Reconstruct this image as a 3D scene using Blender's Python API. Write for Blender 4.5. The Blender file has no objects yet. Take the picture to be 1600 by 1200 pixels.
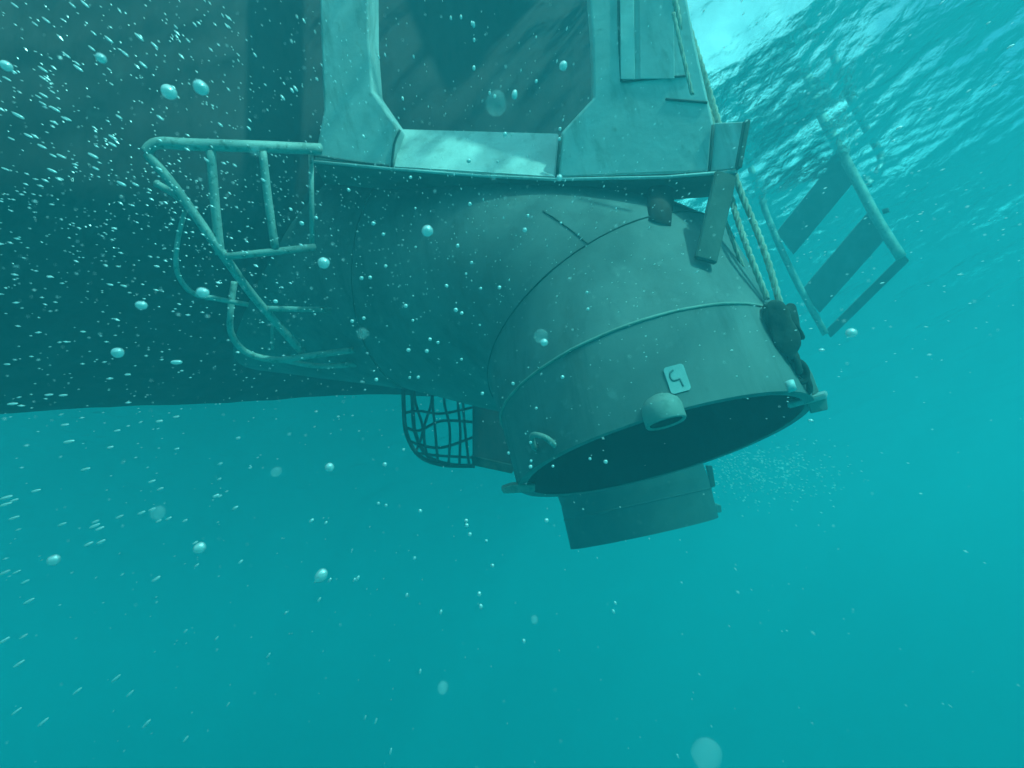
import bpy, bmesh, math, random
from mathutils import Vector, Matrix, noise
R = math.radians
random.seed(7)
S = bpy.context.scene
COL = S.collection

# ---------------------------------------------------------------- camera
DEPTH, PITCH, ROLL = 3.55, R(17), R(12)
f_ = Vector((0, math.cos(PITCH), math.sin(PITCH)))
r0 = Vector((1, 0, 0)); u0 = Vector((0, -math.sin(PITCH), math.cos(PITCH)))
rt = math.cos(ROLL)*r0 - math.sin(ROLL)*u0
up = math.sin(ROLL)*r0 + math.cos(ROLL)*u0
CAMP = Vector((0, 0, -DEPTH))
CM = Matrix.Translation(CAMP) @ Matrix((rt, up, -f_)).transposed().to_4x4()
F = 1331.0
cd = bpy.data.cameras.new('camera'); cam = bpy.data.objects.new('camera', cd); COL.objects.link(cam)
cam.matrix_world = CM
cd.sensor_width = 36; cd.lens = 36*F/1600
cd.clip_start = 0.02; cd.clip_end = 400
cd.dof.use_dof = True; cd.dof.focus_distance = 2.7; cd.dof.aperture_fstop = 6.5
S.camera = cam
def c3(x, y, z): return CM @ Vector((x, y, z))          # metres right / up / towards the viewer
def cdir(x, y, z): return (CM.to_3x3() @ Vector((x, y, z))).normalized()
def at(px, py, d): return c3((px-800)/F*d, (600-py)/F*d, -d)

# ---------------------------------------------------------------- light
sun_to = cdir(0.44, 0.84, 0.28)
sl = bpy.data.lights.new('sun', 'SUN'); sl.energy = 5.0; sl.angle = R(2.0); sl.color = (1.0, 0.95, 0.87)
so = bpy.data.objects.new('sun', sl); COL.objects.link(so)
so.rotation_euler = sun_to.to_track_quat('Z', 'Y').to_euler()
el = math.asin(sun_to.z); az = math.atan2(sun_to.x, sun_to.y)
W = bpy.data.worlds.new('World'); S.world = W; W.use_nodes = True
nt = W.node_tree; nt.nodes.clear()
sky = nt.nodes.new('ShaderNodeTexSky'); sky.sky_type = 'NISHITA'; sky.sun_disc = False
sky.dust_density = 4.0; sky.sun_elevation = el; sky.sun_rotation = az
bg = nt.nodes.new('ShaderNodeBackground'); bg.inputs[1].default_value = 0.15
wo = nt.nodes.new('ShaderNodeOutputWorld')
wtc = nt.nodes.new('ShaderNodeTexCoord'); wn = nt.nodes.new('ShaderNodeTexNoise')
wn.inputs['Scale'].default_value = 2.6; wn.inputs['Detail'].default_value = 7; wn.inputs['Roughness'].default_value = .6
wr = nt.nodes.new('ShaderNodeMapRange'); wr.inputs[1].default_value = .38; wr.inputs[2].default_value = .62
wm_ = nt.nodes.new('ShaderNodeMix'); wm_.data_type = 'RGBA'; wm_.inputs[7].default_value = (13, 13, 13.4, 1)   # thin bright cloud, added to whiten the light from above
nt.links.new(wtc.outputs['Generated'], wn.inputs['Vector']); nt.links.new(wn.outputs['Fac'], wr.inputs[0])
nt.links.new(wr.outputs[0], wm_.inputs[0]); nt.links.new(sky.outputs[0], wm_.inputs[6])
nt.links.new(wm_.outputs[2], bg.inputs[0]); nt.links.new(bg.outputs[0], wo.inputs[0])
S.view_settings.view_transform = 'Standard'; S.view_settings.look = 'None'
S.view_settings.gamma = 1; S.view_settings.exposure = 0.42
cy = S.cycles
cy.volume_bounces = 3; cy.max_bounces = 10; cy.transparent_max_bounces = 12; cy.diffuse_bounces = 2
cy.glossy_bounces = 3; cy.transmission_bounces = 4
cy.use_denoising = True
cy.sample_clamp_indirect = 4.0
cy.caustics_reflective = False; cy.caustics_refractive = False

# ---------------------------------------------------------------- materials
def mat(name, c1, c2, scale=3.0, rough=0.7, bump=0.15, c3_=None, fine=28.0, metal=0.0, thr=0.55, streak=None, rust=None):
    m = bpy.data.materials.new(name); m.use_nodes = True
    n = m.node_tree.nodes; L = m.node_tree.links
    p = n['Principled BSDF']
    tc = n.new('ShaderNodeTexCoord')
    a = n.new('ShaderNodeTexNoise'); a.inputs['Scale'].default_value = scale; a.inputs['Detail'].default_value = 8
    a.inputs['Roughness'].default_value = 0.62; a.inputs['Distortion'].default_value = 0.5
    b = n.new('ShaderNodeTexNoise'); b.inputs['Scale'].default_value = fine; b.inputs['Detail'].default_value = 6
    L.new(tc.outputs['Object'], a.inputs['Vector']); L.new(tc.outputs['Object'], b.inputs['Vector'])
    rp = n.new('ShaderNodeValToRGB')
    rp.color_ramp.elements[0].position = 0.35; rp.color_ramp.elements[0].color = (*c1, 1)
    rp.color_ramp.elements[1].position = 0.68; rp.color_ramp.elements[1].color = (*c2, 1)
    L.new(a.outputs['Fac'], rp.inputs['Fac'])
    out = rp.outputs['Color']
    if c3_:
        r2 = n.new('ShaderNodeValToRGB')
        r2.color_ramp.elements[0].position = thr; r2.color_ramp.elements[0].color = (0, 0, 0, 1)
        r2.color_ramp.elements[1].position = thr+0.12; r2.color_ramp.elements[1].color = (1, 1, 1, 1)
        L.new(b.outputs['Fac'], r2.inputs['Fac'])
        mx = n.new('ShaderNodeMix'); mx.data_type = 'RGBA'
        L.new(r2.outputs['Color'], mx.inputs[0]); L.new(out, mx.inputs[6]); mx.inputs[7].default_value = (*c3_, 1)
        out = mx.outputs[2]
    def layer(out, col, sc, lo, hi, stretch):
        mp_ = n.new('ShaderNodeMapping'); mp_.inputs['Scale'].default_value = (1, 1, stretch)
        q = n.new('ShaderNodeTexNoise'); q.inputs['Scale'].default_value = sc; q.inputs['Detail'].default_value = 5
        q.inputs['Roughness'].default_value = .7
        L.new(tc.outputs['Object'], mp_.inputs[0]); L.new(mp_.outputs[0], q.inputs['Vector'])
        r3 = n.new('ShaderNodeMapRange'); r3.inputs[1].default_value = lo; r3.inputs[2].default_value = hi; r3.inputs[4].default_value = .55
        L.new(q.outputs['Fac'], r3.inputs[0])
        m3 = n.new('ShaderNodeMix'); m3.data_type = 'RGBA'
        L.new(r3.outputs[0], m3.inputs[0]); L.new(out, m3.inputs[6]); m3.inputs[7].default_value = (*col, 1)
        return m3.outputs[2]
    if streak: out = layer(out, streak, 9, .52, .68, .09)
    if rust: out = layer(out, rust, 5, .60, .72, .35)
    L.new(out, p.inputs['Base Color'])
    p.inputs['Roughness'].default_value = rough; p.inputs['Metallic'].default_value = metal
    if bump:
        bp = n.new('ShaderNodeBump'); bp.inputs['Strength'].default_value = bump; bp.inputs['Distance'].default_value = 0.01
        L.new(b.outputs['Fac'], bp.inputs['Height']); L.new(bp.outputs['Normal'], p.inputs['Normal'])
    return m
M = {
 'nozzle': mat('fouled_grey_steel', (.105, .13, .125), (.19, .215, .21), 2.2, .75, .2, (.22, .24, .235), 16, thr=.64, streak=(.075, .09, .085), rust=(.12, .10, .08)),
 'nozzle_far_shaded': mat('shade_darkened_steel', (.035, .042, .038), (.075, .08, .07), 3, .8, .25, (.10, .11, .10), 16, thr=.62),  # same duct paint, darkened to carry the ship's shade on the far duct
 'nozzle_pale': mat('bare_grey_steel', (.24, .25, .23), (.34, .34, .31), 4, .7, .2, (.18, .2, .17), 22),
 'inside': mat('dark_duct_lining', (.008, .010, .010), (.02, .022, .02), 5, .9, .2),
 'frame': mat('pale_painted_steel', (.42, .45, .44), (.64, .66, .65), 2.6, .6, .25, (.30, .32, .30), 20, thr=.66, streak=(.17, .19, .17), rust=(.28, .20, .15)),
 'frame_bright': mat('lightened_pale_steel', (.50, .53, .52), (.75, .77, .75), 4.5, .55, .25, (.40, .43, .42), 14, thr=.6, streak=(.36, .38, .36)),  # lighter copy of the frame paint: sill's upward light painted in, also cover strip
 'frame_under': mat('dark_frame_steel', (.07, .09, .08), (.13, .15, .13), 5, .8, .2),  # darker steel for lip underside, bracket, wing edge and recess plate
 'hull': mat('brown_antifouling', (.055, .032, .034), (.11, .068, .068), 1.6, .85, .3, (.10, .085, .08), 10, thr=.64, streak=(.025, .025, .025)),
 'brown': mat('rusty_brown_steel', (.06, .032, .026), (.11, .06, .05), 6, .85, .3),
 'tube': mat('galvanised_tube', (.28, .32, .30), (.42, .45, .42), 7, .6, .15, (.2, .23, .2), 40),
 'dark': mat('encrusted_iron', (.02, .025, .022), (.07, .075, .06), 14, .9, .6),
 'weld': mat('weld_bead', (.26, .27, .24), (.38, .38, .34), 12, .7, .4),
 'seam': mat('dark_weld_seam', (.05, .055, .05), (.09, .1, .09), 12, .8, .4),
 'rope': mat('tan_rope_fibre', (.34, .31, .25), (.56, .52, .44), 30, .9, .4),
 'plate': mat('white_number_plate', (.32, .40, .40), (.46, .52, .52), 8, .5, .05),
 'paint': mat('dark_paint', (.13, .18, .18), (.18, .23, .23), 8, .6, .05),
 'ladder': mat('grey_ladder_metal', (.12, .135, .135), (.20, .22, .22), 5, .5, .15),
 'alu': mat('bright_aluminium', (.6, .62, .62), (.75, .76, .76), 5, .35, .1),
}
def bubble_mat():
    m = bpy.data.materials.new('air_bubble_skin'); m.use_nodes = True
    p = m.node_tree.nodes['Principled BSDF']
    p.inputs['Base Color'].default_value = (.95, .96, .96, 1); p.inputs['Roughness'].default_value = .28; p.inputs['Metallic'].default_value = .4
    p.inputs['Subsurface Weight'].default_value = .0
    t = m.node_tree.nodes.new('ShaderNodeBsdfTranslucent'); t.inputs[0].default_value = (.95, .95, .95, 1)
    x = m.node_tree.nodes.new('ShaderNodeMixShader'); x.inputs[0].default_value = .35
    o = m.node_tree.nodes['Material Output']
    m.node_tree.links.new(p.outputs[0], x.inputs[1]); m.node_tree.links.new(t.outputs[0], x.inputs[2])
    m.node_tree.links.new(x.outputs[0], o.inputs[0])
    return m
M['bubble'] = bubble_mat()
def faint_mat():
    m = bpy.data.materials.new('thin_bubble_skin'); m.use_nodes = True
    p = m.node_tree.nodes['Principled BSDF']
    p.inputs['Base Color'].default_value = (.8, .85, .85, 1); p.inputs['Roughness'].default_value = .5
    p.inputs['Alpha'].default_value = .13
    return m
M['faint'] = faint_mat()

# ---------------------------------------------------------------- helpers
def mesh_obj(name, bm, m, parent=None, smooth=False):
    me = bpy.data.meshes.new(name); bm.normal_update(); bm.to_mesh(me); bm.free()
    for mm in (m if isinstance(m, (list, tuple)) else [m]): me.materials.append(mm)
    if smooth: me.polygons.foreach_set('use_smooth', [True]*len(me.polygons))
    o = bpy.data.objects.new(name, me); COL.objects.link(o)
    if parent:
        o.parent = parent; o.matrix_parent_inverse = Matrix.Identity(4)
        o.location = -parent.location
    return o
def thing(name, label, cat, loc, group=None):
    o = bpy.data.objects.new(name, None); COL.objects.link(o); o.location = loc
    o.empty_display_size = .2
    o['label'] = label; o['category'] = cat
    if group: o['group'] = group
    return o
def tag(o, label, cat, group=None):
    o['label'] = label; o['category'] = cat
    if group: o['group'] = group
    return o
def smooth_path(P, n=8):
    out = []
    for i in range(len(P)-1):
        a = P[max(i-1, 0)]; b = P[i]; c = P[i+1]; d = P[min(i+2, len(P)-1)]
        for k in range(n):
            t = k/n
            out.append(0.5*((2*b)+(c-a)*t+(2*a-5*b+4*c-d)*t*t+(-a+3*b-3*c+d)*t**3))
    out.append(P[-1]); return out
def add_tube(bm, P, r, seg=14, closed=False, wob=0.0):
    n = len(P); rings = []; nrm = None
    for i in range(n):
        if closed: t = (P[(i+1) % n]-P[i-1]).normalized()
        else: t = (P[min(i+1, n-1)]-P[max(i-1, 0)]).normalized()
        if nrm is None:
            nrm = t.orthogonal().normalized()
        else:
            nrm = (nrm - t*nrm.dot(t)).normalized()
        b = t.cross(nrm)
        rr = (r[i] if isinstance(r, (list, tuple)) else r)
        ring = []
        for k in range(seg):
            a = 2*math.pi*k/seg
            q = P[i]+(nrm*math.cos(a)+b*math.sin(a))*rr
            if wob: q += noise.noise_vector(q*25)*wob
            ring.append(bm.verts.new(q))
        rings.append(ring)
    m = n if closed else n-1
    for i in range(m):
        A = rings[i]; B = rings[(i+1) % n]
        off = 0
        if closed and i == n-1:
            off = min(range(seg), key=lambda o: (A[0].co-B[o].co).length)
        for k in range(seg):
            bm.faces.new((A[k], A[(k+1) % seg], B[(k+1+off) % seg], B[(k+off) % seg]))
    if not closed:
        bm.faces.new(rings[0][::-1]); bm.faces.new(rings[-1])
def tube(name, P, r, m, parent=None, smooth=0, seg=14, wob=0.0, closed=False):
    if smooth: P = smooth_path(P, smooth)
    bm = bmesh.new(); add_tube(bm, P, r, seg, closed, wob)
    bmesh.ops.recalc_face_normals(bm, faces=bm.faces)
    return mesh_obj(name, bm, m, parent, True)
def prism_bm(front, back):
    """front/back: matching lists of points; closed solid between them"""
    bm = bmesh.new()
    A = [bm.verts.new(p) for p in front]; B = [bm.verts.new(p) for p in back]
    n = len(A); bm.faces.new(A); bm.faces.new(B[::-1])
    for i in range(n): bm.faces.new((A[i], B[i], B[(i+1) % n], A[(i+1) % n]))
    bmesh.ops.recalc_face_normals(bm, faces=bm.faces)
    return bm
def plate(name, pts, thick, m, parent=None, bev=0.006, direction=None):
    v = direction if direction else cdir(0, 0, -1)
    bm = prism_bm(pts, [p+v*thick for p in pts])
    if bev: bmesh.ops.bevel(bm, geom=bm.edges[:], offset=bev, segments=2, affect='EDGES', profile=.5)
    return mesh_obj(name, bm, m, parent)
def box_bm(bm, c, X, Y, Z):
    v = []
    for sx in (-1, 1):
        for sy in (-1, 1):
            for sz in (-1, 1): v.append(bm.verts.new(c+X*sx+Y*sy+Z*sz))
    for f in ((0, 1, 3, 2), (4, 6, 7, 5), (0, 4, 5, 1), (2, 3, 7, 6), (0, 2, 6, 4), (1, 5, 7, 3)):
        bm.faces.new([v[i] for i in f])
def beam(name, a, b, w, h, m, parent=None, wdir=None, bev=.005):
    t = (b-a).normalized(); wd = wdir if wdir else cdir(0, 0, 1)
    x = (wd - t*wd.dot(t)).normalized(); y = t.cross(x)
    bm = bmesh.new(); box_bm(bm, (a+b)/2, x*w/2, y*h/2, (b-a)/2)
    bmesh.ops.recalc_face_normals(bm, faces=bm.faces)
    if bev: bmesh.ops.bevel(bm, geom=bm.edges[:], offset=bev, segments=2, affect='EDGES')
    return mesh_obj(name, bm, m, parent)
def rope(name, P, r, m, label, pitch=.11):
    P = smooth_path(P, 14)
    # resample
    Q = [P[0]]; step = .008; acc = 0
    for i in range(1, len(P)):
        a = P[i-1]; b = P[i]; L = (b-a).length; t = step-acc
        while t < L:
            Q.append(a+(b-a)*(t/L)); t += step
        acc = (L-(t-step))
    bm = bmesh.new(); n = len(Q); nrm = None; frames = []
    for i in range(n):
        t = (Q[min(i+1, n-1)]-Q[max(i-1, 0)]).normalized()
        nrm = t.orthogonal().normalized() if nrm is None else (nrm-t*nrm.dot(t)).normalized()
        frames.append((nrm, t.cross(nrm)))
    for s in range(3):
        pts = []
        for i in range(n):
            a = 2*math.pi*(i*step/pitch+s/3)
            pts.append(Q[i]+(frames[i][0]*math.cos(a)+frames[i][1]*math.sin(a))*r*.52)
        add_tube(bm, pts, r*.56, 7)
    o = mesh_obj(name, bm, m, None, True)
    return tag(o, label, 'rope', 'twisted tackle ropes beside the duct')

# ---------------------------------------------------------------- water surface
NG = 460
def wave(x, y):
    h = 0
    for k, (a, lx, ly, ph) in enumerate(WV): h += a*math.sin(lx*x+ly*y+ph)
    return h
WV = []
rw = random.Random(3)
wind = math.atan2(.5, 1)
for k in range(26):
    lam = 3.2*(0.80**k)+.12
    th = wind+rw.gauss(0, .55)
    WV.append((lam*0.0078*(1.0 if lam > .5 else 1.15), 2*math.pi/lam*math.cos(th), 2*math.pi/lam*math.sin(th), rw.uniform(0, 6.28)))
bm = bmesh.new()
def mp(u):   # dense near, sparse far
    return 9*u + 66*u**5
cx0, cy0 = 2.5, 6.0
g = [[bm.verts.new((cx0+mp(2*i/NG-1), cy0+mp(2*j/NG-1), 0)) for j in range(NG+1)] for i in range(NG+1)]
for row in g:
    for v in row: v.co.z = wave(v.co.x, v.co.y)
for i in range(NG):
    for j in range(NG): bm.faces.new((g[i][j], g[i+1][j], g[i+1][j+1], g[i][j+1]))
wm = bpy.data.materials.new('sea_surface'); wm.use_nodes = True
n = wm.node_tree.nodes; L = wm.node_tree.links; n.clear()
o_ = n.new('ShaderNodeOutputMaterial'); mx = n.new('ShaderNodeMixShader')
tr = n.new('ShaderNodeBsdfTransparent'); gl = n.new('ShaderNodeBsdfGlossy'); gl.inputs['Roughness'].default_value = .05
fr = n.new('ShaderNodeFresnel'); fr.inputs['IOR'].default_value = 1.18
tc = n.new('ShaderNodeTexCoord'); mpn = n.new('ShaderNodeMapping'); mpn.inputs['Scale'].default_value = (1, .55, 1)
mpn.inputs['Rotation'].default_value = (0, 0, wind)
ns = n.new('ShaderNodeTexNoise'); ns.inputs['Scale'].default_value = 7; ns.inputs['Detail'].default_value = 7
bp = n.new('ShaderNodeBump'); bp.inputs['Strength'].default_value = 1.0; bp.inputs['Distance'].default_value = .035
L.new(tc.outputs['Object'], mpn.inputs[0]); L.new(mpn.outputs[0], ns.inputs['Vector']); L.new(ns.outputs['Fac'], bp.inputs['Height'])
L.new(bp.outputs[0], fr.inputs['Normal']); L.new(bp.outputs[0], gl.inputs['Normal'])
L.new(fr.outputs[0], mx.inputs[0]); L.new(tr.outputs[0], mx.inputs[1]); L.new(gl.outputs[0], mx.inputs[2])
L.new(mx.outputs[0], o_.inputs[0])
ws = mesh_obj('water_surface', bm, wm, None, True); ws['kind'] = 'structure'

# ---------------------------------------------------------------- ship hull
def zclamp(p, zmax):
    return Vector((p.x, p.y, min(p.z, zmax)))
def hull():
    root = thing('ship_hull', 'dark brown ship hull filling the left, its lower edge above open water', 'ship', at(300, 600, 4.5))
    xs = [-900+k*25 for k in range(75)]
    ys = [(-620, 0.0), (-500, 0.0), (-200, 0), (0, 0), (120, 0), (240, 0.0), (340, .03), (430, .14), (500, .32), (560, .62), (600, .95), (622, 1.35), (632, 1.9)]
    yy = []
    for (a, da), (b, db) in zip(ys[:-1], ys[1:]):
        n_ = max(1, int((b-a)/20))
        for k in range(n_): yy.append((a+(b-a)*k/n_, da+(db-da)*k/n_))
    ys = [(y_, 1.9*max(0, (y_-120)/512)**3.4) for y_, _ in yy+[ys[-1]]]
    bm = bmesh.new(); rows = []
    def d0(px): return 3.15+(px+200)/1150*2.1 if px < 950 else 5.25
    for py, dd in ys:
        row = []
        for px in xs:
            e = 16 - 30*min(1, max(0, (px)/600)) if py > 500 else 0
            d = max(1.6, d0(px))
            p = at(px, py+e*(py-500)/140 if py > 500 else py, d+dd)
            row.append(bm.verts.new(p+noise.noise_vector(p*.9)*.035+noise.noise_vector(p*6)*.008))
        rows.append(row)
    back = cdir(.1, .02, -1)
    row = [bm.verts.new(v.co+back*5) for v in rows[-1]]; rows.append(row)
    top = [bm.verts.new(v.co+back*5) for v in rows[0]]; rows.append(top)
    rows.append(rows[0])
    for i in range(len(rows)-1):
        for j in range(len(xs)-1):
            bm.faces.new((rows[i][j], rows[i+1][j], rows[i+1][j+1], rows[i][j+1]))
    R_ = [r[-1] for r in rows[:-1]]; L_ = [r[0] for r in rows[:-1]]
    bm.faces.new(R_); bm.faces.new(L_[::-1])
    for v in bm.verts: v.co.z = min(v.co.z, 1.3)
    bmesh.ops.recalc_face_normals(bm, faces=bm.faces)
    o = mesh_obj('hull_plating', bm, M['hull'], root, True)
    # unseen slab added above the waterline to shade the recess and ducts
    A, B = at(470, 250, 4.15), at(1075, 250, 3.7); away = Vector((.12, 1, 0)).normalized()*3.2
    dk = [Vector((p.x, p.y, .42)) for p in (A, B, B+away, A+away)]
    plate('added_shade_slab', dk, .07, M['hull'], root, .01, Vector((0, 0, 1)))
    return root
hull()

# ---------------------------------------------------------------- ducts
def rings_frame(c, nv):
    nv = nv.normalized(); e1 = (Vector((0, 1, 0))-nv*nv.y).normalized(); e2 = nv.cross(e1)
    return c, e1, e2
def duct_shell(secs, rad, seg=72, sub=4):
    """secs: (centre, normal, radius) in camera space.  rings interpolated linearly: mitred elbow"""
    rings = []
    e1p = None
    for i, (c, nv, r) in enumerate(secs):
        nv = nv.normalized()
        if e1p is None: e1 = (Vector((0, 1, 0))-nv*nv.y).normalized()
        else: e1 = (e1p-nv*nv.dot(e1p)).normalized()
        e1p = e1; e2 = nv.cross(e1)
        rings.append([c+(e1*math.cos(2*math.pi*k/seg)+e2*math.sin(2*math.pi*k/seg))*r for k in range(seg)])
    return rings
def loft(name, rings, m, parent, sub=3, thick=None, smooth=True):
    seg = len(rings[0]); bm = bmesh.new(); R2 = []
    for i in range(len(rings)-1):
        for s in range(sub):
            t = s/sub
            R2.append([bm.verts.new(CM @ (a.lerp(b, t))) for a, b in zip(rings[i], rings[i+1])])
    R2.append([bm.verts.new(CM @ p) for p in rings[-1]])
    for i in range(len(R2)-1):
        for k in range(seg): bm.faces.new((R2[i][k], R2[i][(k+1) % seg], R2[i+1][(k+1) % seg], R2[i+1][k]))
    bmesh.ops.recalc_face_normals(bm, faces=bm.faces)
    return mesh_obj(name, bm, m, parent, smooth)
def rim(name, ra, rb, m, parent):
    bm = bmesh.new(); A = [bm.verts.new(CM @ p) for p in ra]; B = [bm.verts.new(CM @ p) for p in rb]; n = len(A)
    for k in range(n): bm.faces.new((A[k], A[(k+1) % n], B[(k+1) % n], B[k]))
    return mesh_obj(name, bm, m, parent)
def cc(px, py, d): return Vector(((px-800)/F*d, (600-py)/F*d, -d))
def ring_path(ring, k0, k1, grow, c):
    n = len(ring); out = []
    for k in range(k0, k1):
        p = ring[k % n]; out.append(CM @ (p+(p-c).normalized()*grow))
    return out

MOUTH = cc(1037, 703, 3.5); NM = Vector((.247, -.918, .31)).normalized()
SECS = [(cc(400, 432, 5.7), Vector((.80, -.06, .55)), .62),
        (cc(670, 428, 4.65), Vector((.86, -.10, .48)), .64),
        (cc(834, 452, 4.20), Vector((.70, -.38, .60)), .645),
        (cc(962, 508, 3.88), Vector((.44, -.72, .50)), .645),
        (cc(1004, 597, 3.62), Vector((.27, -.89, .38)), .62),
        (MOUTH, NM, .615)]
def duct(secs, root, MN='nozzle'):
    rings = duct_shell(secs, None)
    loft('elbow_pipe', rings[:5], M[MN], root)
    # outlet section, a few mm proud
    outer = duct_shell([(secs[4][0], secs[4][1], secs[4][2]+.004), (secs[5][0], secs[5][1], secs[5][2]+.004)], None)
    o = loft('outlet_section', outer, M[MN], root, 4)
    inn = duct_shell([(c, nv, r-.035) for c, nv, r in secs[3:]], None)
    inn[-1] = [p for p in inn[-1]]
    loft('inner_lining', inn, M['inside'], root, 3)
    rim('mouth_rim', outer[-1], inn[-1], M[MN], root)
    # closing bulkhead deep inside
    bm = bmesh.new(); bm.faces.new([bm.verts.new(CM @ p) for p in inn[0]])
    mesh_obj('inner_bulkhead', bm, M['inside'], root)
    return rings
nz = thing('thruster_duct', 'big near grey elbow duct opening downward, white number plate by its rim', 'duct', CM @ MOUTH)
RG = duct(SECS, nz)
n72 = 72
for idx, g_, m_ in ((4, .006, 'weld'), (3, .002, 'seam'), (1, .002, 'seam')):
    P = ring_path(RG[idx], 0, 72, g_, SECS[idx][0])
    tube('weld_seam', P, .0055 if idx == 4 else .003, M[m_], nz, seg=8, closed=True, wob=.002)
# long seam between two elbow rings, on the side towards the camera
def surf(i, a, t=0.0, off=0.0):
    """point on the near duct: between ring i and i+1 (t), angle index a (0..72)"""
    k = int(a) % 72; fr_ = a-int(a)
    def pr(r): return r[k].lerp(r[(k+1) % 72], fr_)
    p = pr(RG[i]).lerp(pr(RG[min(i+1, 5)]), t); c = SECS[i][0].lerp(SECS[min(i+1, 5)][0], t)
    return CM @ (p+(p-c).normalized()*off)
def project(w):
    q = CM.inverted() @ w; return (800+F*q.x/-q.z, 600-F*q.y/-q.z, -q.z)
def find(px, py, lo=0, hi=5, toward=True):
    """surface point of the near duct under a pixel of the photo (nearest sheet)"""
    best = None
    for i in range(lo, hi):
        for a in range(0, 144):
            for tt in range(0, 11):
                w = surf(i, a/2, tt/10)
                x, y, d = project(w)
                e = (x-px)**2+(y-py)**2
                if e < 160 and (best is None or d < best[0]-.05 or (abs(d-best[0]) < .05 and e < best[1])):
                    best = (d, e, i, a/2, tt/10)
    return best
def on(px, py, off=.0, lo=0, hi=5):
    b = find(px, py, lo, hi)
    if b is None: return at(px, py, 3.2)
    return surf(b[2], b[3], b[4], off)
def normal_at(px, py, lo=0, hi=5):
    b = find(px, py, lo, hi)
    return (surf(b[2], b[3], b[4], .1)-surf(b[2], b[3], b[4], 0)).normalized()
P = [on(850, 318, .003), on(890, 358, .003), on(918, 385, .003)]
tube('weld_seam', P, .003, M['seam'], nz, seg=8, smooth=5, wob=.003)

# number plate with its dark figure, bent onto the outlet
pc = on(1054, 590, 0, 4, 5); pn = normal_at(1054, 590, 4, 5)
pdn = (CM.to_3x3() @ NM); pdn = (pdn-pn*pdn.dot(pn)).normalized(); prt = pn.cross(pdn)
if prt.dot(cdir(1, 0, 0)) < 0: prt = -prt
def pl(u, v, h):   # u right, v down (metres) on the plate
    curve = -(u*u)/(2*.62)
    return pc+prt*u+pdn*v+pn*(h+curve)
bm = bmesh.new(); w_, h_, rr = .036, .050, .012
outl = []
for cx_, cy_, a0 in ((w_-rr, -h_+rr, -90), (w_-rr, h_-rr, 0), (-w_+rr, h_-rr, 90), (-w_+rr, -h_+rr, 180)):
    for k in range(6):
        a = R(a0+k*18); outl.append((cx_+rr*math.cos(a), cy_+rr*math.sin(a)))
bm2 = prism_bm([pl(u, v, .010) for u, v in outl], [pl(u, v, .001) for u, v in outl]); bm.free()
npl = mesh_obj('number_plate', bm2, M['plate'], nz); npl['label'] = 'small white plate with a dark hooked figure'
fig = [(-.004, -.033), (-.017, -.026), (-.021, -.010), (-.015, .003), (.000, .004), (.008, .003), (.010, .014), (.012, .032)]
bm = bmesh.new(); add_tube(bm, smooth_path([pl(u, v, .0095) for u, v in fig], 5), .0036, 8)
o = mesh_obj('painted_figure', bm, M['paint'], npl, True); o.location = (0, 0, 0); npl_off = npl.location
o.matrix_parent_inverse = Matrix.Identity(4)
fig2 = [(.006, -.030), (.015, -.022)]

# short drain pipe welded on the outlet near its rim, and a small cleat on the left
sd = (CM.to_3x3() @ NM)
def stub(px, py, rad, ln, parent, name='drain_pipe', lift=.02):
    c = on(px, py, lift, 4, 5); a = c-sd*ln*.5; b = c+sd*ln*.5
    bm = bmesh.new(); seg = 32
    e1 = sd.orthogonal().normalized(); e2 = sd.cross(e1)
    prof = [(a-sd*rad*.55, rad*.25), (a-sd*rad*.42, rad*.6), (a-sd*rad*.15, rad*.9), (a+sd*rad*.1, rad), (b, rad), (b+sd*.006, rad-.004), (b, rad-.014), (a+sd*rad*.4, rad-.016)]
    rs = [[bm.verts.new(p+(e1*math.cos(2*math.pi*k/seg)+e2*math.sin(2*math.pi*k/seg))*r) for k in range(seg)] for p, r in prof]
    for i in range(len(rs)-1):
        for k in range(seg): bm.faces.new((rs[i][k], rs[i][(k+1) % seg], rs[i+1][(k+1) % seg], rs[i+1][k]))
    bm.faces.new(rs[0]); bm.faces.new(rs[-1])
    bmesh.ops.recalc_face_normals(bm, faces=bm.faces)
    inner = set(rs[-1])|set(rs[-2])
    return (
        [setattr(f, 'material_index', 1) for f in bm.faces if all(v in inner for v in f.verts)],
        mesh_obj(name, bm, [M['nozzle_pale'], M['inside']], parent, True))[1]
stub(1042, 643, .072, .06, nz, lift=0.0)
hp = [on(838, 700, 0, 4, 5), on(842, 690, .03, 4, 5), on(852, 682, .045, 4, 5), on(864, 686, .04, 4, 5), on(869, 700, .0, 4, 5)]
tube('lifting_handle', hp, .011, M['nozzle_pale'], nz, smooth=5)
# lugs at both ends of the mouth
mouth_r = RG[5]
def lug(px, py, d, pts, th, name='mooring_lug'):
    return plate(name, [at(x, y, d) for x, y in pts], th, M['nozzle_pale'], nz, .004)
lug(0, 0, 3.42, [(783, 763), (800, 757), (836, 757), (836, 768), (800, 771), (786, 771)], .09)
beam('mooring_lug', at(1232, 632, 3.42), at(1292, 616, 3.36), .10, .022, M['frame'], nz)
plate('lug_gusset', [at(x, y, 3.36) for x, y in ((1262, 626), (1292, 620), (1294, 640), (1268, 646))], .015, M['nozzle_pale'], nz, .003)
plate('pad_eye', [at(x, y, 3.38) for x, y in ((1240, 574), (1262, 572), (1270, 584), (1280, 612), (1270, 618), (1262, 600), (1250, 596))], .02, M['nozzle_pale'], nz, .003)
tube('zinc_anode', [on(1229, 600, .012, 4, 5), on(1234, 618, .012, 4, 5)], .018, M['alu'], nz)

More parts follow.
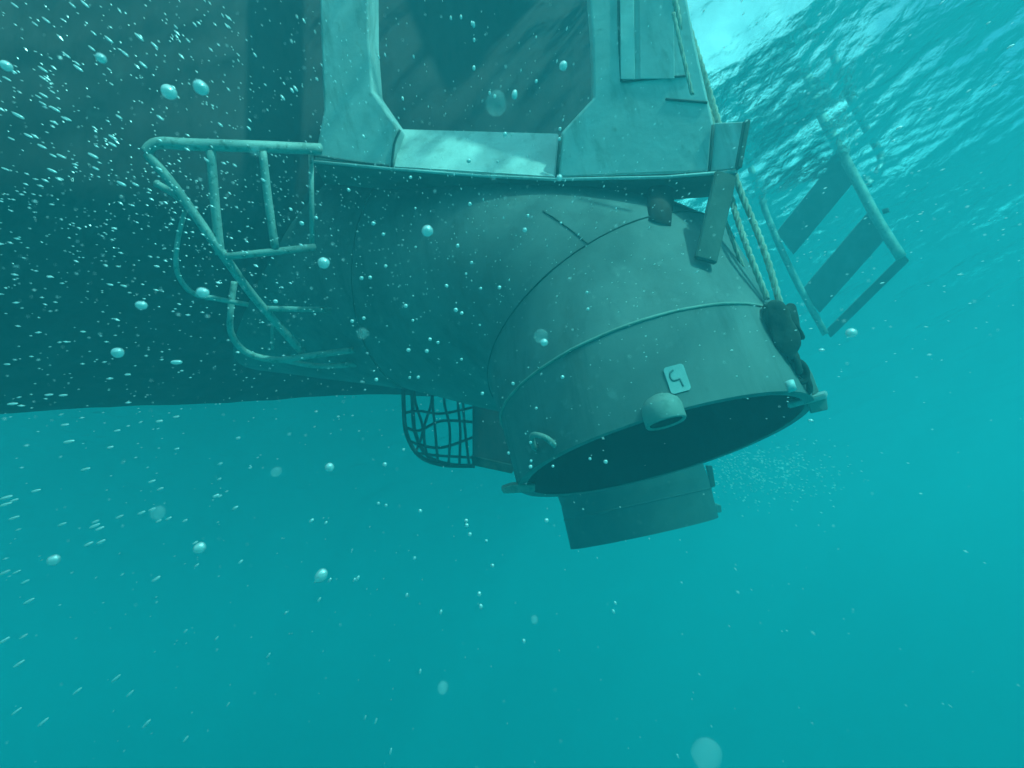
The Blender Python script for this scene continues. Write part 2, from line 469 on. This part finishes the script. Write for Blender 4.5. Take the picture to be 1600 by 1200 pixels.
# ---------------------------------------------------------------- far duct
def dcopy(secs, dx, dy, dz, s=1.0):
    return [(c+Vector((dx, dy, dz)), nv, r*s) for c, nv, r in secs]
tgt = cc(1006, 833, 7.1)
far_n = Vector((.21, -.955, .16)).normalized()
FS = []
off = tgt-MOUTH
for c, nv, r in SECS: FS.append((c+off, nv, r))
FS[5] = (tgt, far_n, .62)
FS[4] = (tgt-far_n*.35, far_n, .62)
FS[3] = (tgt-far_n*.75+Vector((-.05, 0, -.02)), Vector((.35, -.85, .35)), .62)
fz = thing('thruster_duct', 'second duct farther away, hanging in the blue behind the near duct mouth', 'duct', CM @ tgt)
_save = SECS
FS[2] = (FS[3][0]-Vector((.35, -.85, .35))*.5, Vector((.3, -.9, .3)), .62); FS[1] = (FS[2][0]-Vector((.2, -.9, .3))*.5, Vector((.2, -.9, .3)), .62); FS[0] = (FS[1][0]-Vector((.2, -.9, .3))*.4, Vector((.2, -.9, .3)), .62)
duct(FS, fz, 'nozzle_far_shaded')
def fring(t, grow):
    c = FS[5][0].lerp(FS[4][0], t); e1 = far_n.orthogonal().normalized(); e2 = far_n.cross(e1)
    return [CM @ (c+(e1*math.cos(2*math.pi*k/48)+e2*math.sin(2*math.pi*k/48))*(.62+grow)) for k in range(48)]
tube('weld_seam', fring(.7, .004), .007, M['nozzle_far_shaded'], fz, seg=8, closed=True)
plate('pad_eye', [at(x, y, 7.0) for x, y in ((1104, 728), (1113, 728), (1118, 760), (1112, 762))], .05, M['dark'], fz, .004)
plate('mooring_lug', [at(x, y, 7.0) for x, y in ((1110, 785), (1127, 790), (1128, 800), (1112, 803))], .08, M['nozzle_pale'], fz, .004)

# ---------------------------------------------------------------- steel frame over the duct
fb = thing('steel_frame', 'pale steel frame with chamfered dark opening, above the near duct', 'frame', at(800, 250, 3.7))
def dF(px): return 3.95-(px-490)/(1160-490)*.62
inward = cdir(.05, .16, -1)
def fp(L_, dd=0): return [at(x, y, dF(x)+dd) for x, y in L_]
plate('left_post', fp([(498, -650), (500, 20), (506, 172), (491, 250), (612, 262), (623, 202), (582, 142), (576, 60), (572, -650)]), .24, M['frame'], fb, .010, inward)
plate('right_post', fp([(877, 207), (870, 278), (1040, 273), (1108, 269), (1115, 192), (1085, 60), (1060, -80), (960, -650), (880, -650), (915, -80), (926, 60), (928, 152)]), .22, M['frame'], fb, .010, inward)
# sloping sill: lower edge near, upper edge set back
sf = [at(626, 201, dF(626)+.22), at(615, 261, dF(615)-.0), at(867, 277, dF(867)-.0), at(873, 208, dF(873)+.22)]
bm = prism_bm(sf, [p+cdir(0, -.55, -.9)*.05 for p in sf]); bmesh.ops.bevel(bm, geom=bm.edges[:], offset=.005, segments=2, affect='EDGES')
o = mesh_obj('sloping_sill', bm, M['frame_bright'], fb); o['label'] = 'pale sloping sill plate coloured as if brightly lit'
plate('side_wing', [at(1117, 192, dF(1115)), at(1110, 268, dF(1110)), at(1152, 263, dF(1152)-.03), at(1167, 190, dF(1166)-.03)], .03, M['frame'], fb, .004, inward)
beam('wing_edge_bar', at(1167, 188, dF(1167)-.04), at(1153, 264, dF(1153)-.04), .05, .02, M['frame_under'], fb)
# lower lip: box beam whose underside shows
lipf = [at(x, y, dF(x)-.012) for x, y in ((490, 251), (615, 262.5), (750, 273), (868, 279), (1040, 275), (1152, 265.5))]
bm = bmesh.new(); q = []
dn = cdir(-.02, -.13, -1)
for p in lipf:
    q.append([bm.verts.new(p), bm.verts.new(p+cdir(0, -1, 0)*.012), bm.verts.new(p+dn*.26+cdir(0, -1, 0)*.012), bm.verts.new(p+dn*.26)])
for i in range(len(q)-1):
    for k in range(4): bm.faces.new((q[i][k], q[i][(k+1) % 4], q[i+1][(k+1) % 4], q[i+1][k]))
bm.faces.new(q[0]); bm.faces.new(q[-1][::-1]); bmesh.ops.recalc_face_normals(bm, faces=bm.faces)
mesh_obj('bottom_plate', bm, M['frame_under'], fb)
# edge-on plate added behind the lip to shade the pipe
fl = [at(496, 268, 4.15), at(690, 284, 4.0), at(930, 291, 3.85), at(930, 289, 4.75), at(690, 282, 5.0), at(496, 266, 4.9)]
plate('recess_shade_plate', fl, .012, M['frame_under'], fb, 0, cdir(0, 1, 0))
P = [p+cdir(0, -.2, .25)*.01 for p in lipf]
tube('edge_bar', P, .007, M['frame'], fb, seg=8, wob=.002)
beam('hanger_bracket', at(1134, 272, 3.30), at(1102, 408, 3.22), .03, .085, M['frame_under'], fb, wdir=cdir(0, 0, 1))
#, at(1150, 268, 3.30), .16, .10, M['frame_under'], fb)
# posts under the platform behind the wing
tube('support_post', [at(1036, 276, 3.64), on(1034, 352, -.03, 2, 4)], .055, M['brown'], fb, seg=24)
# cover strips on the right post
def strip(x0, x1, y0, y1, name='cover_strip', m='frame_bright'):
    plate(name, [at(x, y, dF(x)-.012) for x, y in ((x0, y0), (x0+4, y1), (x1+4, y1), (x1, y0))], .02, M[m], fb, .003, inward)
strip(966, 988, -300, 124)
strip(996, 1050, -300, 123, m='frame')
for P in ([(963, -200), (967, 60), (971, 128)], [(971, 128), (1010, 124), (1078, 118)], [(1040, 155), (1105, 160)]):
    tube('weld_seam', [at(x, y, dF(x)-.004) for x, y in P], .005, M['seam'], fb, seg=8, wob=.001)
for P in ([(625, 203), (616, 225), (612, 262)], [(491, 243), (560, 254), (607, 259)], [(876, 210), (870, 276)], [(1114, 195), (1108, 268)]):
    tube('weld_seam', [at(x, y, dF(x)-.008) for x, y in P], .006, M['seam'], fb, seg=8, smooth=3, wob=.001)

# recess behind the opening
# ---------------------------------------------------------------- skeg and guard cage behind the duct
sk = thing('support_strut', 'dark vertical strut between the guard cage and the near duct mouth', 'strut', at(770, 700, 4.9))
plate('strut_plate', [at(x, y, 5.2) for x, y in ((738, 520), (738, 722), (760, 730), (806, 736), (830, 700), (830, 520))], .35, M['hull'], sk, .01)
plate('foot_plate', [at(x, y, 5.17) for x, y in ((736, 712), (738, 727), (800, 740), (806, 728))], .41, M['dark'], sk, .004)
cg = thing('guard_cage', 'dark netted guard cage hanging under the hull left of the strut', 'cage', at(690, 670, 5.0))
def cpt(u, v, side):   # side 0 near face 1 far face
    return at(u, v, 5.6+.5*side)
for side, sx, sy in ((0, 0, 0), (1, 14, 6)):
    P = [cpt(630+sx, 560, side), cpt(631+sx, 640, side), cpt(636+sx, 680, side), cpt(655+sx, 712+sy*.2, side), cpt(690+sx, 726, side), (cpt(742, 728, side))]
    tube('cage_bar', P, .014, M['dark'], cg, smooth=5, seg=8)
for v in (572, 610, 645, 668, 690, 708):
    wv = [cpt(632+max(0, v-660)*.35, v, 0), cpt(655, v+random.uniform(-4, 16), .4), cpt(690, v+random.uniform(-12, 14), .5), cpt(742, v+random.uniform(-10, 8), .5)]
    tube('net_strand', wv, .010, M['dark'], cg, smooth=6, seg=6)
for u in (650, 667, 684, 701, 718, 733):
    b_ = 700+min(26, (u-640)*.5)
    wv = [cpt(u+random.uniform(-8, 8), 560, .4), cpt(u+random.uniform(-11, 11), 620, .5), cpt(u+random.uniform(-11, 11), 670, .45), cpt(u, b_, .4)]
    tube('net_strand', wv, .010, M['dark'], cg, smooth=6, seg=6)

# ---------------------------------------------------------------- railing at left
rl = thing('boarding_rail', 'bent pale tubular railing fixed to the dark hull left of the frame', 'railing', at(400, 400, 3.7))
def T(name, pts, rpx, sm=0, wob=0):
    P = [at(x, y, d) for x, y, d in pts]
    dm = sum(p[2] for p in pts)/len(pts)
    return tube(name, P, rpx/F*dm, M['tube'], rl, smooth=sm, seg=16, wob=wob)
T('top_rail', [(228, 238, 3.50), (246, 224, 3.50), (300, 226, 3.52), (400, 229, 3.6), (500, 233, 3.78)], 9.5, 5)
T('upright', [(329, 235, 3.54), (336, 320, 3.58), (344, 398, 3.63)], 7.5, 4)
T('upright', [(410, 236, 3.61), (420, 320, 3.66), (430, 388, 3.7)], 6.5, 4)
T('upright', [(486, 240, 3.8), (487, 320, 3.85), (488, 388, 3.9)], 4)
T('lower_rail', [(352, 401, 3.63), (430, 393, 3.7), (491, 386, 3.85)], 5.5)
T('diagonal_brace', [(229, 240, 3.50), (262, 278, 3.52), (292, 318, 3.56), (350, 400, 3.64), (400, 468, 3.9), (472, 550, 4.2)], 7, 5)
T('diagonal_brace', [(243, 286, 3.62), (270, 302, 3.6), (292, 320, 3.57)], 5.5, 4)
T('bent_rail', [(291, 322, 3.6), (277, 380, 3.62), (277, 425, 3.65), (300, 457, 3.7), (345, 468, 3.75), (388, 476, 3.8)], 4, 6)
T('step_rod', [(418, 482, 3.95), (516, 484, 4.2)], 4.2)
T('bent_rail', [(366, 440, 4.0), (360, 490, 4.0), (362, 522, 4.05), (384, 550, 4.1), (430, 562, 4.15), (490, 555, 4.2), (552, 547, 4.3)], 5, 6)
T('bent_rail', [(440, 562, 4.3), (500, 572, 4.4), (576, 567, 4.5)], 4, 5)
T('diagonal_brace', [(424, 480, 4.2), (426, 545, 4.3)], 2.6)

# ---------------------------------------------------------------- swim ladder at right
ld = thing('swim_ladder', 'faint boat ladder with wide steps, hanging in bright water at right', 'ladder', at(1300, 350, 8.0))
def LT(name, pts, rpx, m='ladder', sm=0):
    P = [at(x, y, d*1.17) for x, y, d in pts]; return tube(name, P, rpx/F*8.0, M[m], ld, smooth=sm, seg=14)
LT('ladder_rail', [(1262, 120, 6.9), (1281, 175, 6.8), (1340, 285, 6.6), (1372, 345, 6.5), (1408, 402, 6.4)], 8.0, m='tube', sm=4)
LT('ladder_rail', [(1150, 190, 7.3), (1196, 330, 7.15), (1240, 430, 7.05), (1290, 522, 6.95)], 5.5, m='tube', sm=4)
LT('handrail', [(1300, 80, 7.4), (1322, 140, 7.3), (1350, 195, 7.25), (1374, 238, 7.2), (1376, 262, 7.15), (1356, 288, 7.1)], 7, sm=5)
LT('handrail_hook', [(1378, 248, 7.12), (1372, 270, 7.05), (1356, 289, 7.0)], 3, 'alu', 4)
def step(x0, y0, d0_, x1, y1, d1_, wpx, m='ladder', name='ladder_step'):
    a = at(x0, y0, d0_*1.17); b = at(x1, y1, d1_*1.17); vdir = cdir(.52, -.82, .25)
    v = vdir*wpx/F*8.0
    pts = [a, b, b+v, a+v]
    return plate(name, pts, .035, M[m], ld, .006)
step(1308, 245, 6.75, 1214, 362, 7.15, 47)
step(1358, 330, 6.6, 1254, 452, 7.05, 47)
step(1412, 396, 6.42, 1291, 516, 6.98, 14, name='bottom_rung')
LT('rail_bolt', [(1331, 232, 6.72), (1334, 240, 6.72)], 5, 'dark')
LT('rail_bolt', [(1383, 326, 6.6), (1385, 333, 6.6)], 5, 'dark')

# ---------------------------------------------------------------- tackle: ropes, block, shackle
rope('twisted_rope', [at(1020, -160, 3.5), at(1070, 20, 3.48), at(1098, 110, 3.46), at(1121, 186, 3.45), at(1152, 285, 3.42), at(1192, 385, 3.32), at(1220, 478, 3.26)], .0135, M['rope'],
     'outermost tan twisted rope running from the top down to the pulley')
rope('twisted_rope', [at(1030, -160, 3.46), at(1060, 30, 3.42), at(1087, 120, 3.52), at(1112, 188, 3.52), at(1140, 300, 3.45), at(1165, 380, 3.32), at(1200, 470, 3.27)], .0125, M['rope'],
     'middle tan rope of the tackle, just inside the outermost rope')
rope('twisted_rope', [at(1052, 20, 3.31), at(1068, 90, 3.29), at(1082, 150, 3.28)], .008, M['rope'],
     'short thin rope lying along the right edge of the steel frame')
rope('twisted_rope', [at(1128, 330, 3.45), at(1150, 390, 3.42), at(1162, 420, 3.42)], .009, M['rope'],
     'thin frayed rope end against the duct edge beside the tackle')
bk = thing('pulley_block', 'black encrusted pulley block joining the ropes to the near duct rim', 'pulley', at(1222, 515, 3.19))
def lump(name, c, X, Y, Z, m, parent, rough=.012, sub=3):
    bm = bmesh.new(); bmesh.ops.create_icosphere(bm, subdivisions=sub, radius=1)
    for v in bm.verts:
        q = v.co.copy(); p = c+X*q.x+Y*q.y+Z*q.z
        v.co = p+noise.noise_vector(p*22)*rough
    return mesh_obj(name, bm, m, parent, True)
ax = (at(1238, 560, 3.19)-at(1206, 470, 3.19)).normalized(); sd_ = ax.cross(cdir(0, 0, 1)).normalized()
for s in (-1, 1):
    lump('cheek_plate', at(1220, 515, 3.19)+cdir(0, 0, 1)*.032*s, ax*.115, sd_*.048, cdir(0, 0, 1)*.016, M['dark'], bk)
lump('sheave', at(1214, 495, 3.19), ax*.05, sd_*.056, cdir(0, 0, 1)*.028, M['dark'], bk, .004)
lump('sheave', at(1230, 532, 3.19), ax*.04, sd_*.045, cdir(0, 0, 1)*.026, M['dark'], bk, .004)
lump('weed_growth', at(1200, 487, 3.20), ax*.045, sd_*.022, cdir(0, 0, 1)*.03, M['dark'], bk, .022)
lump('weed_growth', at(1240, 500, 3.19), ax*.07, sd_*.02, cdir(0, 0, 1)*.03, M['dark'], bk, .022)
def link(name, px, py, d, ln, w, rot, parent, r=.0115):
    c = at(px, py, d); s = ax.cross(cdir(0, 0, 1)) if rot else cdir(0, 0, 1)
    P = [c+ax*math.sin(a)*ln+s*math.cos(a)*w for a in [2*math.pi*k/20 for k in range(20)]]
    return tube(name, P, r, M['dark'], parent, seg=8, closed=True, wob=.002)
link('swivel_eye', 1236, 560, 3.19, .035, .022, True, bk, .011)
ch = thing('shackle_chain', 'short rusty black chain and shackle under the pulley block', 'chain', at(1246, 580, 3.19))
link('chain_link', 1243, 566, 3.19, .040, .024, False, ch)
link('chain_link', 1250, 581, 3.19, .040, .024, True, ch)
link('shackle', 1259, 597, 3.22, .036, .028, False, ch, .013)

# ---------------------------------------------------------------- bubbles and specks
bm = bmesh.new(); bmesh.ops.create_icosphere(bm, subdivisions=3, radius=1)
for v in bm.verts: v.co += noise.noise_vector(v.co*1.3)*.07
bme = bpy.data.meshes.new('air_bubble'); bm.to_mesh(bme); bm.free()
bme.materials.append(M['bubble']); bme.polygons.foreach_set('use_smooth', [True]*len(bme.polygons))
fme = bme.copy(); fme.materials.clear(); fme.materials.append(M['faint'])
def bubble(px, py, rpx, d, label, group, faint=False, el=None):
    o = bpy.data.objects.new('air_bubble', fme if faint else bme); COL.objects.link(o)
    dx, dy = px-760, -(py-560); dist = math.hypot(dx, dy)
    if el is None:
        el = 1+max(0, dist-300)/190*(1.0 if px < 700 else .5)
    if rpx > 6: el = min(el, 1.18)
    el *= .92+.16*random.random()
    el = max(el, 1)
    a = math.atan2(dy, dx); r = rpx/F*d; t = min(1, (el-1)*2)
    rot = CM.to_3x3() @ Matrix.Rotation(a, 3, 'Z')
    o.matrix_world = Matrix.Translation(at(px, py, d)) @ rot.to_4x4() @ Matrix.Diagonal((r*math.sqrt(el)*(1+.12*t), r/math.sqrt(el)*(1-.16*t), r*(1-.1*t), 1))
    return tag(o, label, 'bubble', group)
G = {
 'hull': ('small bright air bubble drifting before the dark hull at left', 'bubbles before the dark hull'),
 'open': ('small bright air bubble drifting in open teal water below the hull', 'bubbles in the open water below'),
 'duct': ('small bright air bubble drifting before the near duct', 'bubbles before the near duct'),
 'frame': ('small bright air bubble drifting before the steel frame opening', 'bubbles before the steel frame'),
 'right': ('small bright air bubble drifting in the bright water at right', 'bubbles in the bright water at right'),
}
def region(px, py):
    if py > 650 and not (800 < px < 1260 and py < 780): return 'open'
    if px > 1180: return 'right'
    if px < 490: return 'hull'
    if py < 275: return 'frame'
    return 'duct'
big = [(264, 144, 12, 'large white oval bubble, left one of the pair above the railing'),
 (314, 137, 12, 'large white oval bubble, right one of the pair above the railing'),
 (668, 361, 9, 'large round white bubble before the upper part of the duct'),
 (506, 411, 9, 'round white bubble at the duct edge right of the railing'),
 (317, 457, 9, 'round white bubble touching the bent rail'),
 (221, 477, 8, 'white bubble left of the bent rail before the dark hull'),
 (184, 551, 9, 'white oval bubble low on the dark hull, leftmost large one there'),
 (276, 566, 6, 'small round white bubble low before the hull edge'),
 (502, 899, 10, 'large pale bubble alone in the open water at bottom left'),
 (312, 856, 9, 'bluish white bubble in the open water below the hull'),
 (84, 875, 9, 'slanted bright bubble in the lower left open water'),
 (515, 730, 7, 'round white bubble in open water left of the cage'),
 (880, 103, 7, 'round white bubble at the right side of the frame opening'),
 (850, 535, 6, 'round white bubble on the middle of the near duct'),
 (1330, 520, 8, 'bright bubble in clear water below the ladder'),
 (804, 148, 6, 'bright bubble in the middle of the frame opening'),
 (874, 278, 5, 'bright bubble on the lower edge of the steel frame'),
 (158, 91, 8, 'bright slanted bubble at upper left, largest of its cluster'),
 (10, 103, 9, 'bright bubble at the far left edge near the top')]
for x, y, r, lab in big: bubble(x, y, r, random.uniform(1.1, 1.6), lab, 'large bright bubbles')
faint = [(845, 525, 11, 'faint milky bubble before the middle of the near duct'),
 (775, 162, 18, 'large faint grey blob of haze in the frame opening'),
 (247, 801, 11, 'faint milky bubble in the water below the hull'),
 (1104, 1178, 24, 'large faint pale bubble at the bottom edge of the picture'),
 (692, 1074, 9, 'faint milky bubble low in the open water'),
 (567, 521, 9, 'faint bubble before the dark side of the duct'),
 (432, 737, 8, 'faint bubble in the water under the hull edge'),
 (399, 236, 8, 'pale bubble lying on the top rail'),
 (771, 275, 6, 'faint ring bubble just under the steel sill'),
 (835, 968, 6, 'faintest small bubble in open water near bottom centre')]
for x, y, r, lab in faint: bubble(x, y, r, random.uniform(.8, 1.2), lab, 'faint milky bubbles', True, 1.1)
known = [(476,33),(145,77),(120,100),(170,60),(217,60),(71,32),(25,10),(115,10),(135,5),(360,30),(275,42),(295,62),(195,85),(222,100),(243,70),(30,180),(105,185),(13,125),(16,110),(105,88),(122,105),(66,110),(66,122),(67,147),(66,163),(85,172),(102,185),(28,180),(185,184),(250,185),(345,195),(43,212),(18,218),(66,228),(83,242),(97,243),(175,215),(175,226),(145,242),(148,262),(10,265),(80,268),(247,262),(190,285),(212,289),(325,250),(390,188),(365,260),(390,202),(463,140),(458,143),(440,152),(570,212),(590,90),(648,90),(630,153),(705,30),(720,28),(736,37),(740,38),(740,62),(742,108),(734,250),(875,218),(790,208),(836,128),(765,145),(774,152),(735,320),(430,470),(563,436),(577,432),(570,497),(711,484),(738,412),(779,449),(634,480),(645,500),(640,548),(670,530),(666,548),(600,365),(585,350),(495,340),(470,350),(820,358),(826,335),(917,455),(917,482),(590,595),(655,590),(720,560),(800,600),(372,685),(278,700),(250,658),(274,650),(183,672),(98,617),(78,617),(18,632),(102,665),(108,691),(174,700),(135,734),(57,767),(12,778),(22,780),(10,788),(24,811),(97,821),(148,813),(148,821),(155,826),(140,848),(159,846),(187,807),(223,802),(236,796),(247,815),(264,811),(291,814),(304,847),(308,882),(377,876),(338,774),(345,773),(368,792),(341,749),(346,724),(239,754),(252,762),(390,731),(38,910),(8,893),(28,892),(46,940),(36,995),(5,1000),(30,1035),(68,1128),(25,1110),(245,905),(289,987),(182,1058),(205,1085),(122,1080),(355,1100),(290,1155),(230,1132),(420,1022),(338,995),(445,956),(500,935),(492,908),(517,906),(555,907),(649,874),(730,822),(771,884),(637,929),(687,957),(655,1047),(750,930),(819,1000),(751,947),(962,942),(957,957),(488,815),(511,815),(600,727),(590,785),(603,790),(655,800),(727,815),(735,835),(760,845),(855,812),(864,730),(830,720),(828,728),(795,706),(828,690),(920,715),(948,722),(1060,1180),(880,590),(560,905),(572,1120),(588,1125),(612,1172),(1268,655),(1284,548),(1580,72),(1545,38),(1405,200),(1395,222)]
for x, y in known:
    k = region(x, y); bubble(x+random.uniform(-2, 2), y+random.uniform(-2, 2), random.uniform(2.6, 4.4)*(1.1 if x < 260 else .82), random.uniform(1.5, 2.6), *G[k])
for i in range(45):
    if i % 3 == 0: x, y = random.uniform(0, 230), random.uniform(0, 640)
    elif i % 3 == 1: x, y = random.uniform(500, 900), random.uniform(280, 760)
    else: x, y = random.uniform(200, 900), random.uniform(0, 400)
    k = region(x, y); bubble(x, y, random.uniform(1.6, 3), random.uniform(1.5, 2.6), *G[k])
# suspended specks, one uncountable mass
bm = bmesh.new()
for i in range(4200):
    d = random.uniform(.7, 3.1)
    if random.random() < .65:
        px = random.triangular(-150, 1300, 250); py = random.triangular(-100, 1200, 250)
    else: px, py = random.uniform(-150, 1750), random.uniform(-100, 1300)
    if py > 660 and random.random() < .6: py *= .4
    rs_ = random.uniform(.3, .85)*(1 if random.random() < .85 else 1.7)
    if i < 260: px, py, d, rs_ = random.triangular(-60, 560, 40), random.triangular(-60, 760, 120), random.uniform(1.5, 2.8), .7+1.3*random.random()**2.5
    elif i < 900: px, py, d, rs_ = random.gauss(1185, 60), random.gauss(735, 26), random.uniform(7.2, 8.4), random.uniform(.3, .95)
    c = at(px, py, d); r = rs_/F*d
    ang = math.atan2(-(py-560), px-760)+random.gauss(0, .1); e = 1+math.hypot(px-760, py-560)/260
    X = (CM.to_3x3() @ Vector((math.cos(ang), math.sin(ang), 0)))*r*e
    Y = (CM.to_3x3() @ Vector((-math.sin(ang), math.cos(ang), 0)))*r; Z = cdir(0, 0, 1)*r
    v = [bm.verts.new(c+q) for q in (X, -X, Y, -Y, Z, -Z)]
    for a, b, k in ((0, 2, 4), (2, 1, 4), (1, 3, 4), (3, 0, 4), (2, 0, 5), (1, 2, 5), (3, 1, 5), (0, 3, 5)): bm.faces.new((v[a], v[b], v[k]))
sp = mesh_obj('suspended_specks', bm, M['bubble'], None); sp['kind'] = 'stuff'; sp['label'] = 'cloud of tiny pale specks drifting in the water'; sp['category'] = 'specks'

# ---------------------------------------------------------------- the water body
bm = bmesh.new()
box_bm(bm, Vector((2, 5, -12.2)), Vector((62, 0, 0)), Vector((0, 62, 0)), Vector((0, 0, 14.4)))
bmesh.ops.recalc_face_normals(bm, faces=bm.faces)
hm = bpy.data.materials.new('water_haze'); hm.use_nodes = True
n = hm.node_tree.nodes; n.clear()
pv = n.new('ShaderNodeVolumePrincipled'); oo = n.new('ShaderNodeOutputMaterial')
pv.inputs['Color'].default_value = (.044, .200, .236, 1)
pv.inputs['Absorption Color'].default_value = (0, .67, .68, 1)
pv.inputs['Density'].default_value = .235
pv.inputs['Anisotropy'].default_value = .3
hm.node_tree.links.new(pv.outputs[0], oo.inputs['Volume'])
hz = mesh_obj('haze', bm, hm); hz['kind'] = 'stuff'
